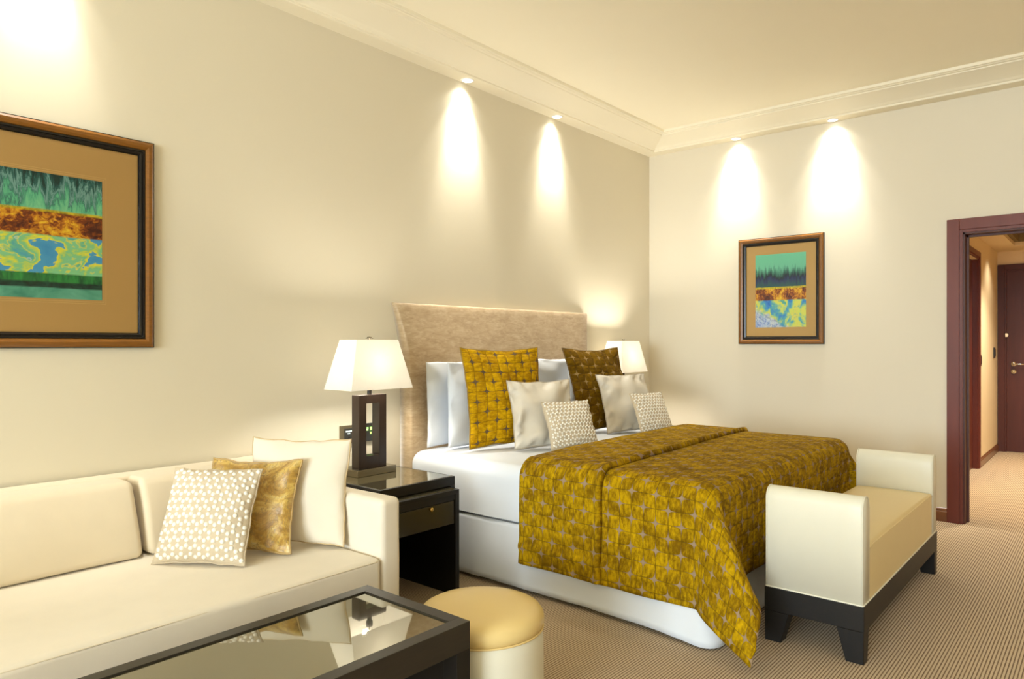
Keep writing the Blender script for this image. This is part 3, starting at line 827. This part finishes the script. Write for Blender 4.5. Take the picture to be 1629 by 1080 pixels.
for r_ in range(NR + 1):
    t = r_ / NR; row = []
    for k, (p, nrm) in enumerate(pts):
        s = k / len(pts)
        corner = math.exp(-((k - 62) / 7) ** 2)
        off = 0.002 + 0.012 * t * t + 0.045 * corner * t * t + 0.011 * NZ((k * 0.11, t * 1.2, 0), 1.0, 5) * t + 0.009 * NZ((k * 0.30, t * 2.5, 2), 1.0, 8) * t
        zb = 0.022 - 0.014 * corner + 0.004 * NZ((k * 0.1, 0, 0), 1, 2)
        row.append(bm.verts.new((p.x + nrm.x * off, p.y + nrm.y * off, 0.350 + (zb - 0.350) * t)))
    rows.append(row)
for A, B in zip(rows, rows[1:]):
    for i in range(len(A) - 1): bm.faces.new((A[i], A[i + 1], B[i + 1], B[i]))
o = bp('valance', bm, M['cotton'])
sm = o.modifiers.new('thickness', 'SOLIDIFY'); sm.thickness = 0.004; sm.offset = -1

# duvet with white cover
def duvfn(p):
    q = p.copy()
    up = max(0, min(1, (p.z - 0.40) / 0.2))
    q.z += 0.006 * NZ(p, 2.2, 3) * up
    q.x += (0.006 * NZ(p, 3.0, 1) + 0.003 * NZ(p, 7, 2)) * (1 if abs(p.x + 2.13) > 0.8 else 0)
    if p.y > -0.95 and abs(p.x + 2.13) > 0.9: q.x += 0.008 * NZ((p.x, p.y * 5, p.z * 1.6), 1.6, 7) * (-1 if p.x < -2.13 else 1)
    if p.y > -0.95 and p.z > 0.6: q.z += 0.004 * NZ((p.x * 1.4, p.y * 6, 0), 1.5, 9)
    if p.z < 0.441:
        if abs(p.x + 2.13) > 0.93: q.x += (BX0 - 0.012 if p.x < -2.13 else BX1 + 0.012) - p.x
        if p.y < BYF + 0.063: q.y += BYF - 0.012 - p.y
        if p.y > -0.2: q.y = -0.125
    if p.z < 0.42: q.z = 0.363 + (p.z - 0.366) * 0.8 + 0.005 * NZ(p, 2.0, 6)
    return q
bm = rb(BX0 - 0.012, BX1 + 0.012, BYF - 0.012, -0.125, 0.366, 0.652, 0.075, (36, 36, 6), k=6, crown=0.010, fn=duvfn)
bmesh.ops.delete(bm, geom=[f for f in bm.faces if max(v.co.z for v in f.verts) < 0.375 and abs(f.calc_center_median().x + 2.13) < 0.985 and f.calc_center_median().y > -2.03 and f.calc_center_median().y < -0.15], context='FACES')
tag(obj('duvet', bm, M['cotton'], None, True), 'white cotton duvet covering the bed under the mustard bedspread', 'duvet')

# sleeping pillows
PZ = 0.667
pillow('bed_pillow', 'white sleeping pillow standing against the headboard, leftmost and rearmost', 'pillow', 0.74, 0.52, 0.11, [M['cotton']], 11, (-2.665, -0.19, PZ, 0, 0.02), 0.03, 0.018, plump=0.32)
pillow('bed_pillow', 'white sleeping pillow on the left, in front of another and behind the bright mustard cushion', 'pillow', 0.74, 0.52, 0.11, [M['cotton']], 12, (-2.61, -0.315, PZ, 0, 0.02), 0.03, 0.018, plump=0.32)
pillow('bed_pillow', 'white sleeping pillow showing in the gap between the two mustard cushions', 'pillow', 0.74, 0.52, 0.11, [M['cotton']], 13, (-1.63, -0.19, PZ, 0, 0.02), 0.03, 0.018, plump=0.32)
pillow('bed_pillow', 'white sleeping pillow on the right, mostly hidden behind the dark olive cushion', 'pillow', 0.6, 0.45, 0.11, [M['cotton']], 14, (-1.44, -0.315, PZ, 0, 0.02), 0.03, 0.006, plump=0.32)
pillow('cushion', 'large bright mustard star-patterned velvet cushion on the left half of the bed', 'cushion', 0.565, 0.615, 0.14, [M['mustard_l']], 21, (-2.690, -0.555, 0.670, -0.304, 0.19), 0.085, 0.022, pipe=(M['mustard_pipe'], 0.005), fq=8)
pillow('cushion', 'large dark olive star-patterned velvet cushion on the right half of the bed', 'cushion', 0.575, 0.625, 0.14, [M['mustard_r']], 22, (-1.630, -0.590, 0.670, -0.189, 0.30), 0.085, 0.022, pipe=(M['olive_pipe'], 0.005), fq=8)
pillow('cushion', 'plain silver satin cushion in front of the bright mustard cushion', 'cushion', 0.445, 0.415, 0.125, [M['silver']], 23, (-2.575, -0.755, 0.671, -0.394, 0.27), 0.07, 0.045, pipe=(M['silver_pipe'], 0.004), fq=11)
pillow('cushion', 'plain silver satin cushion in front of the dark olive cushion', 'cushion', 0.435, 0.43, 0.125, [M['silver']], 24, (-1.575, -0.755, 0.671, -0.373, 0.35), 0.07, 0.045, pipe=(M['silver_pipe'], 0.004), fq=11)
pillow('cushion', 'small white-dotted cushion in front of the left silver cushion', 'cushion', 0.345, 0.295, 0.1, [M['dot_cloth'], M['dot']], 25, (-2.515, -0.925, 0.676, -0.339, 0.42), 0.06, 0.006, (M['dot_cloth'], 0.0035), dots=0.0165)
pillow('cushion', 'small white-dotted cushion in front of the right silver cushion', 'cushion', 0.315, 0.295, 0.085, [M['dot_cloth'], M['dot']], 26, (-1.512, -0.92, 0.676, -0.293, 0.44), 0.06, 0.006, (M['dot_cloth'], 0.0035), dots=0.0165)

# ------------------------------------------------------------------ bedspread
TX0, TX1, TYF, TTOP, TR = -3.156, -1.104, -2.092, 0.690, 0.085
def cloth(s, t, lift, seed=0):
    """s: unfolded x, t: unfolded y (negative to the foot)"""
    A = (TX0 + TR) - s; Bv = (TYF + TR) - t; left = True
    if A < 0:
        A2 = s - (TX1 - TR)
        if A2 > 0: A = A2; left = False
        else: A = 0
    A = max(A, 0); Bv = max(Bv, 0)
    cx = (TX0 + TR) if left else (TX1 - TR); sg = -1 if left else 1
    bx_ = s if A == 0 else cx; by_ = t if Bv == 0 else TYF + TR
    rho = math.hypot(A, Bv)
    crown = 0.010 * (1 - min(1, abs((s + 2.13) / 1.05)) ** 3)
    if rho < 1e-9:
        return Vector((s, t, TTOP + lift + crown + 0.004 * NZ((s, t, 0), 2.2, seed) + 0.0015 * NZ((s, t, 0), 9, seed)))
    phi = math.atan2(Bv, A)
    arc = (TR + lift) * PI / 2 if False else TR * PI / 2
    cl = crown * max(0, 1 - rho / 0.2)
    if rho <= arc:
        th = rho / TR; hor = (TR + lift) * math.sin(th); z = TTOP - TR + (TR + lift) * math.cos(th) + cl
        return Vector((bx_ + sg * hor * math.cos(phi), by_ - hor * math.sin(phi), z + 0.003 * NZ((s, t, 0), 2.2, seed)))
    h = rho - arc
    hor = TR + lift
    px = bx_ + sg * hor * math.cos(phi); py = by_ - hor * math.sin(phi)
    g = EARK * math.sin(PI * (phi / (PI / 2)) ** 1.4) if 0 < phi < PI / 2 else 0.0
    g = min(g, 0.8)
    ea = R(EARA) + (phi - PI / 4) * 0.8
    px += sg * h * g * math.cos(ea); py -= h * g * math.sin(ea)
    # soft waves on the hanging sides
    wv = (0.022 * h + 0.016 * h * NZ((s * 2.3, t * 2.3, h), 1, seed + 2) + 0.010 * h * math.sin((s + t) * 17 + 2 * NZ((s, t, 0), 3, seed)))
    # hem: turned up edge 7 cm deep shows as a slight ridge
    px += sg * wv * math.cos(phi); py -= wv * math.sin(phi)
    z = TTOP - TR - h * math.sqrt(max(0.05, 1 - g * g))
    return Vector((px, py, z))
EARK, EARA = 0.52, 60
bm = bmesh.new(); uvl = bm.loops.layers.uv.new('UVMap')
HEM = 0.072
def sheet(t_fn, nt, lift_fn, sL, sR, seed):
    step = 0.016
    ss = [sL + (sR - sL) * i / 190 for i in range(191)]
    G_ = []
    for i, s in enumerate(ss):
        row = []
        for j in range(nt + 1):
            t = t_fn(s, j / nt)
            hemd = s - sL                       # distance from the left hem
            ridge = 0.010 * math.exp(-((hemd - HEM - 0.016) / 0.016) ** 2) - (0.002 if hemd < HEM else 0)
            hemf = t - t_end if t_end is not None else 9
            row.append((bm.verts.new(cloth(s, t, lift_fn(s, j / nt) + ridge, seed)), s, t))
        G_.append(row)
    for i in range(len(ss) - 1):
        for j in range(nt):
            q = (G_[i][j], G_[i + 1][j], G_[i + 1][j + 1], G_[i][j + 1])
            f = bm.faces.new([a[0] for a in q]); f.smooth = True
            for lp, a in zip(f.loops, q): lp[uvl].uv = (a[1], a[2])
arcl = TR * PI / 2
hangL = arcl + (TTOP - TR - 0.157)
hangF = arcl + 0.36
sL = TX0 + TR - hangL; sR = TX1 - TR + arcl + 0.42
def k01(s): return min(1, max(0, (s - TX0) / (TX1 - TX0)))
t_end = None
# head side panel lies over the foot side panel, its free edge rolled down
def tA(s, q): return (-1.022 + 0.07 * k01(s)) * (1 - q) + (-1.530 + 0.11 * k01(s)) * q
def lA(s, q):
    a = 0.016
    if q > 0.90: a = 0.016 + 0.012 * math.sin((q - 0.90) / 0.085 * PI * 0.6) if q < 0.985 else 0.0274 - 0.024 * (q - 0.985) / 0.015
    if q < 0.03: a = 0.016 - 0.012 * (1 - q / 0.03)
    return a
sheet(tA, 44, lA, sL + 0.008, sR, 1)
t_end = TYF + TR - hangF
def tB(s, q): return (-1.49 + 0.11 * k01(s)) * (1 - q) + t_end * q
sheet(tB, 84, lambda s, q: 0.0, sL, sR, 1)
me = bpy.data.meshes.new('bedspread'); bm.normal_update(); bm.to_mesh(me); bm.free(); me.materials.append(M['throw'])
o = bpy.data.objects.new('bedspread', me); COL.objects.link(o)
sm = o.modifiers.new('thickness', 'SOLIDIFY'); sm.thickness = 0.009; sm.offset = 1
tag(o, 'mustard velvet bedspread with taupe stars draped over the foot of the bed', 'bedspread')

# ------------------------------------------------------------------ nightstand (nest of two tables) + lamp
def cp(o, parent=None):
    c = o.copy(); COL.objects.link(c); c.parent = parent; return c
def copy_tree(o, parent=None):
    c = cp(o, parent)
    if parent: c.matrix_parent_inverse = o.matrix_parent_inverse
    for ch in list(o.children): copy_tree(ch, c)
    return c
NS = empty('nightstand', (-3.582, -0.39, 0))
tag(NS, 'black wooden bedside table with smoked glass top between the sofa arm and the bed', 'nightstand', 'matching black bedside tables')
hw, y0, y1 = 0.25, -0.333, 0.345
bm = bx(-hw, hw, y0, y0 + 0.03, 0.552, 0.60, 0.0015); box(bm, -hw, hw, y1 - 0.03, y1, 0.552, 0.60, 0.0015)
box(bm, -hw, -hw + 0.03, y0 + 0.03, y1 - 0.03, 0.552, 0.60); box(bm, hw - 0.03, hw, y0 + 0.03, y1 - 0.03, 0.552, 0.60)
box(bm, -hw + 0.03, hw - 0.03, y0 + 0.03, y1 - 0.03, 0.552, 0.594)
obj('table_frame', bm, M['black_wood'], NS)
obj('glass_top', bx(-hw + 0.012, hw - 0.012, y0 + 0.012, y1 - 0.012, 0.5945, 0.6015, 0.001), M['smoked'], NS)
for sx in (-1, 1):
    x = sx * (hw - 0.016)
    obj('side_panel', bx(x - 0.016, x + 0.016, y0, y1, 0.0, 0.552, 0.0015), M['black_wood_v'], NS)
obj('back_panel', bx(-hw + 0.03, hw - 0.03, y1 - 0.015, y1, 0.05, 0.55), M['black_wood'], NS)
NT2 = empty('nesting_table', (-3.582, -0.50, 0))
tag(NT2, 'lower black table with a drawer, pulled slightly out from under the bedside table', 'side table')
hw2, a0, a1 = 0.2165, -0.288, 0.30
bm = bx(-hw2, hw2, a0, a1, 0.524, 0.545, 0.0015)
obj('table_top', bm, M['black_wood'], NT2)
obj('glass_top', bx(-hw2 + 0.02, hw2 - 0.02, a0 + 0.02, a1 - 0.02, 0.5452, 0.5485, 0.0008), M['smoked'], NT2)
for sx in (-1, 1):
    x = sx * (hw2 - 0.014)
    obj('side_panel', bx(x - 0.014, x + 0.014, a0, a1, 0.0, 0.524, 0.0015), M['black_wood_v'], NT2)
obj('back_panel', bx(-hw2 + 0.028, hw2 - 0.028, a1 - 0.012, a1, 0.03, 0.524), M['black_wood_v'], NT2)
obj('top_rail', bx(-hw2 + 0.028, hw2 - 0.028, a0 + 0.004, a0 + 0.02, 0.492, 0.524, 0.001), M['black_wood'], NT2)
dr = obj('drawer', bx(-hw2 + 0.031, hw2 - 0.031, a0 + 0.006, a0 + 0.40, 0.372, 0.489, 0.002), plain('drawer_wood', srgb(34, 32, 22), 0.3, 0.2, 12, coat=0.3), NT2)
bm = lathe(bmesh.new(), [(0, 0.022), (0.009, 0.020), (0.0115, 0.014), (0.008, 0.006), (0.005, 0.002), (0.006, -0.004)], seg=20)
bmesh.ops.rotate(bm, verts=bm.verts, cent=(0, 0, 0), matrix=Matrix.Rotation(PI / 2, 3, 'X'))
bmesh.ops.translate(bm, verts=bm.verts, vec=(0.012, a0 + 0.004, 0.476))
obj('knob', bm, M['brass'], dr, True)
ns2 = copy_tree(NS); ns2.location = (-0.72, -0.39, 0)
ns2['label'] = 'black wooden bedside table on the far side of the bed beside the room corner'

LP = empty('table_lamp', (-3.577, -0.318, 0.6015))
tag(LP, 'square-frame dark wood table lamp with white tapered shade on the near bedside table', 'lamp', 'matching bedside lamps')
obj('base', bx(-0.13, 0.13, -0.068, 0.068, 0.0, 0.036, 0.002), M['steel'], LP)
bm = bmesh.new(); bw, bd, b0, b1 = 0.092, 0.031, 0.036, 0.423
sx = 0.039; bt = 0.046
box(bm, -bw, -bw + sx * 1.25, -bd, bd, b0, b1, 0.0012); box(bm, bw - sx * 1.25, bw, -bd, bd, b0, b1, 0.0012)
box(bm, -bw + sx * 1.25, bw - sx * 1.25, -bd, bd, b0, b0 + 0.062, 0.0005); box(bm, -bw + sx * 1.25, bw - sx * 1.25, -bd, bd, b1 - 0.045, b1, 0.0005)
obj('body', bm, M['lamp_wood'], LP)
bm = bmesh.new(); cyl(bm, (0, 0, 0.44), 0.012, 0.036, seg=20); cyl(bm, (0, 0, 0.47), 0.018, 0.03, seg=20)
obj('neck', bm, M['frame_black'], LP, False)
bm = bmesh.new(); cyl(bm, (0, 0, 0.60), 0.003, 0.25, seg=10)
tube(bm, [(-0.137, 0, 0.712), (0.137, 0, 0.712)], 0.002, 6)
tube(bm, [(0, -0.06, 0.712), (0, 0.06, 0.712)], 0.002, 6)
obj('harp', bm, M['steel'], LP)
bm = lathe(bmesh.new(), [(0, 0.735), (0.012, 0.733), (0.014, 0.728), (0.005, 0.724), (0.004, 0.715), (0.008, 0.712)], seg=20)
box(bm, -0.022, 0.022, -0.004, 0.004, 0.7235, 0.7265)
obj('finial', bm, M['steel'], LP, False)
def shade_bm():
    bm = bmesh.new(); L = []
    N_ = 8
    for off in (0.0, -0.0025):
        for i in (range(N_ + 1) if off == 0 else range(N_, -1, -1)):
            t = i / N_; z = 0.455 + 0.263 * t
            hx = 0.206 + (0.139 - 0.206) * t + off; hy = 0.118 + (0.074 - 0.118) * t + off
            L.append([bm.verts.new((sx_ * hx, sy_ * hy, z)) for sx_, sy_ in ((-1, -1), (1, -1), (1, 1), (-1, 1))])
    L.append(L[0])
    for a, b in zip(L, L[1:]):
        for i in range(4): bm.faces.new((a[i], b[i], b[(i + 1) % 4], a[(i + 1) % 4]))
    return bm
sh = obj('lamp_shade', shade_bm(), M['shade'], LP)
bm = bmesh.new(); bmesh.ops.create_uvsphere(bm, u_segments=16, v_segments=10, radius=0.024, matrix=Matrix.Translation((0, 0, 0.535)))
obj('bulb', bm, emitter('bulb_glow', (1, 0.95, 0.85, 1), 10), LP, True)
LP2 = copy_tree(LP); LP2.location = (-0.78, -0.19, 0.6015)
LP2['label'] = 'dark wood table lamp with white tapered shade, on the far side of the bed'
for q in (LP, LP2):
    l = light('bulb_light', 'POINT', (0, 0, 0.575), 42 if q is LP else 70, (1.0, 0.945, 0.83), shadow_soft_size=0.06); l.parent = q

# ------------------------------------------------------------------ coffee table
CT = empty('coffee_table', (-5.0, -1.60, 0)); tag(CT, 'low black-brown coffee table with inset smoked glass top in front of the sofa', 'coffee table')
cx0, cx1, cy0, cy1, cz = -0.62, 0.60, -0.2545, 0.2505, 0.44
b = 0.046
bm = bx(cx0, cx1, cy0, cy0 + b, cz - 0.085, cz, 0.0012); box(bm, cx0, cx1, cy1 - b, cy1, cz - 0.085, cz, 0.0012)
box(bm, cx0, cx0 + b, cy0 + b, cy1 - b, cz - 0.085, cz); box(bm, cx1 - b, cx1, cy0 + b, cy1 - b, cz - 0.085, cz)
box(bm, cx0 + b, cx1 - b, cy0 + b, cy1 - b, cz - 0.06, cz - 0.013)
obj('table_frame', bm, M['table_wood'], CT)
obj('glass_top', bx(cx0 + b + .001, cx1 - b - .001, cy0 + b + .001, cy1 - b - .001, cz - 0.0125, cz - 0.005, 0.0008), M['smoked'], CT)
for sx in (cx0 + 0.029, cx1 - 0.029):
    for sy in (cy0 + 0.029, cy1 - 0.029):
        obj('leg', bx(sx - 0.029, sx + 0.029, sy - 0.029, sy + 0.029, 0, cz - 0.085, 0.0015), M['black_wood_v'], CT)
for sx in (cx0 + 0.014, cx1 - 0.026):
    obj('end_panel', bx(sx, sx + 0.012, cy0 + 0.058, cy1 - 0.058, 0.06, cz - 0.085), M['black_wood_v'], CT)

# ------------------------------------------------------------------ ottoman
OT = empty('ottoman', (-4.155, -1.675, 0)); tag(OT, 'round cream leather ottoman beside the end of the coffee table', 'ottoman')
OT.scale = (1.035, 1.035, 1.03)
r = 0.212
pr = [(0.0, 0.012), (r - 0.01, 0.012), (r - 0.003, 0.02), (r + 0.001, 0.12), (r, 0.25), (r - 0.003, 0.297), (r - 0.007, 0.3015), (0, 0.3015)]
obj('body', lathe(bmesh.new(), pr), M['leather'], OT, True)
pr = [(0, 0.302), (r - 0.007, 0.302), (r - 0.002, 0.306), (r + 0.003, 0.322), (r + 0.001, 0.342), (r - 0.010, 0.358), (r - 0.030, 0.368), (r - 0.07, 0.374), (r - 0.13, 0.378), (0, 0.380)]
obj('top_cushion', lathe(bmesh.new(), pr), M['leather_otto'], OT, True)
P = [((r - 0.001) * math.cos(2 * PI * i / 64), (r - 0.001) * math.sin(2 * PI * i / 64), 0.302) for i in range(64)]
obj('piping', tube(bmesh.new(), P, 0.0035, 8, True), M['leather_otto'], OT, True)
bm = bmesh.new(); cyl(bm, (0, 0, 0.006), r - 0.03, 0.012, seg=40)
obj('foot_ring', bm, M['black_wood'], OT)

# ------------------------------------------------------------------ bench
BN = empty('bench', (-2.125, -2.405, 0)); tag(BN, 'cream leather bench with raised ends and black wooden legs at the foot of the bed', 'bench')
hx, b0, b1 = 0.765, -0.198, 0.198      # half length, front, back
AR = 0.10
obj('seat', rb(-hx + AR + 0.002, hx - AR - 0.002, b0 + 0.002, b1 - 0.004, 0.222, 0.462, 0.016, (16, 8, 3), crown=0.020), M['leather_seat'], BN, True)
# front panel of the body is part of the same upholstery: a piped seam marks it
bm = tube(bmesh.new(), [(-hx + AR + 0.006, b0 + 0.004, 0.450)] + [(-hx + AR + 0.006 + (2 * hx - 2 * AR - 0.012) * i / 30, b0 + 0.004, 0.455) for i in range(1, 30)] + [(hx - AR - 0.006, b0 + 0.004, 0.450)], 0.003, 8)
obj('seat_piping', bm, M['leather_seat'], BN, True)
for sx in (-1, 1):
    xa, xb = (-hx, -hx + AR) if sx < 0 else (hx - AR, hx)
    def afn(p, xa=xa, xb=xb):
        q = p.copy()
        return q
    # raised end: panel with a rounded top edge
    bm = bmesh.new(); prof2 = []
    rr = AR / 2 - 0.004
    cxm = (xa + xb) / 2; ztop = 0.672
    prof2 = [(xa, 0.236), (xa, ztop - 0.05)]
    for i in range(1, 12):
        a = PI - PI * i / 12; prof2.append((cxm + (AR / 2) * math.cos(a), ztop - 0.05 + 0.05 * math.sin(a)))
    prof2 += [(xb, ztop - 0.05), (xb, 0.236)]
    ys = [b0, b0 + 0.004, b0 + 0.012] + [b0 + 0.012 + (b1 - b0 - 0.024) * i / 8 for i in range(1, 8)] + [b1 - 0.012, b1 - 0.004, b1]
    RR = []
    for j, y in enumerate(ys):
        ins = 0.008 if j in (0, len(ys) - 1) else (0.003 if j in (1, len(ys) - 2) else 0)
        RR.append([bm.verts.new((cxm + (x - cxm) * (1 - ins / (AR / 2)), y, z - (ins if z > 0.3 else 0))) for x, z in prof2])
    m = len(prof2)
    for A_, B_ in zip(RR, RR[1:]):
        for i in range(m): bm.faces.new((A_[i], A_[(i + 1) % m], B_[(i + 1) % m], B_[i]))
    bm.faces.new(RR[0]); bm.faces.new(RR[-1][::-1])
    arm = obj('end_panel', bm, M['leather'], BN, True)
    for yy in (b0 + 0.003, b1 - 0.003):
        P = [(cxm + (x - cxm) * 0.97, yy, z - 0.001) for x, z in prof2]
        obj('piping', tube(bmesh.new(), P, 0.0032, 7), M['leather'], arm, True)
bm = tube(bmesh.new(), seam_path(-hx, hx, b0, b1, 0.2365, 0.006, 3), 0.0035, 7, True)
obj('piping', bm, M['leather'], BN, True)
obj('apron', bx(-hx - 0.004, hx + 0.004, b0 - 0.004, b1 + 0.004, 0.132, 0.234, 0.002), M['black_wood'], BN)
for sx in (-1, 1):
    for sy in (-1, 1):
        bm = bmesh.new(); xo = sx * (hx + 0.004); yo = sy * (b1 + 0.004)
        T_ = [(xo, yo), (xo - sx * 0.075, yo), (xo - sx * 0.075, yo - sy * 0.105), (xo, yo - sy * 0.105)]
        B_ = [(xo, yo - sy * .002), (xo - sx * 0.062, yo - sy * .002), (xo - sx * 0.062, yo - sy * 0.070), (xo, yo - sy * 0.070)]
        a = [bm.verts.new((x, y, 0.132)) for x, y in T_]; c = [bm.verts.new((x, y, 0)) for x, y in B_]
        bm.faces.new(a); bm.faces.new(c[::-1])
        for i in range(4): bm.faces.new((a[i], c[i], c[(i + 1) % 4], a[(i + 1) % 4]))
        bmesh.ops.bevel(bm, geom=list(bm.edges), offset=0.002, segments=1, affect='EDGES')
        obj('leg', bm, M['black_wood_v'], BN)
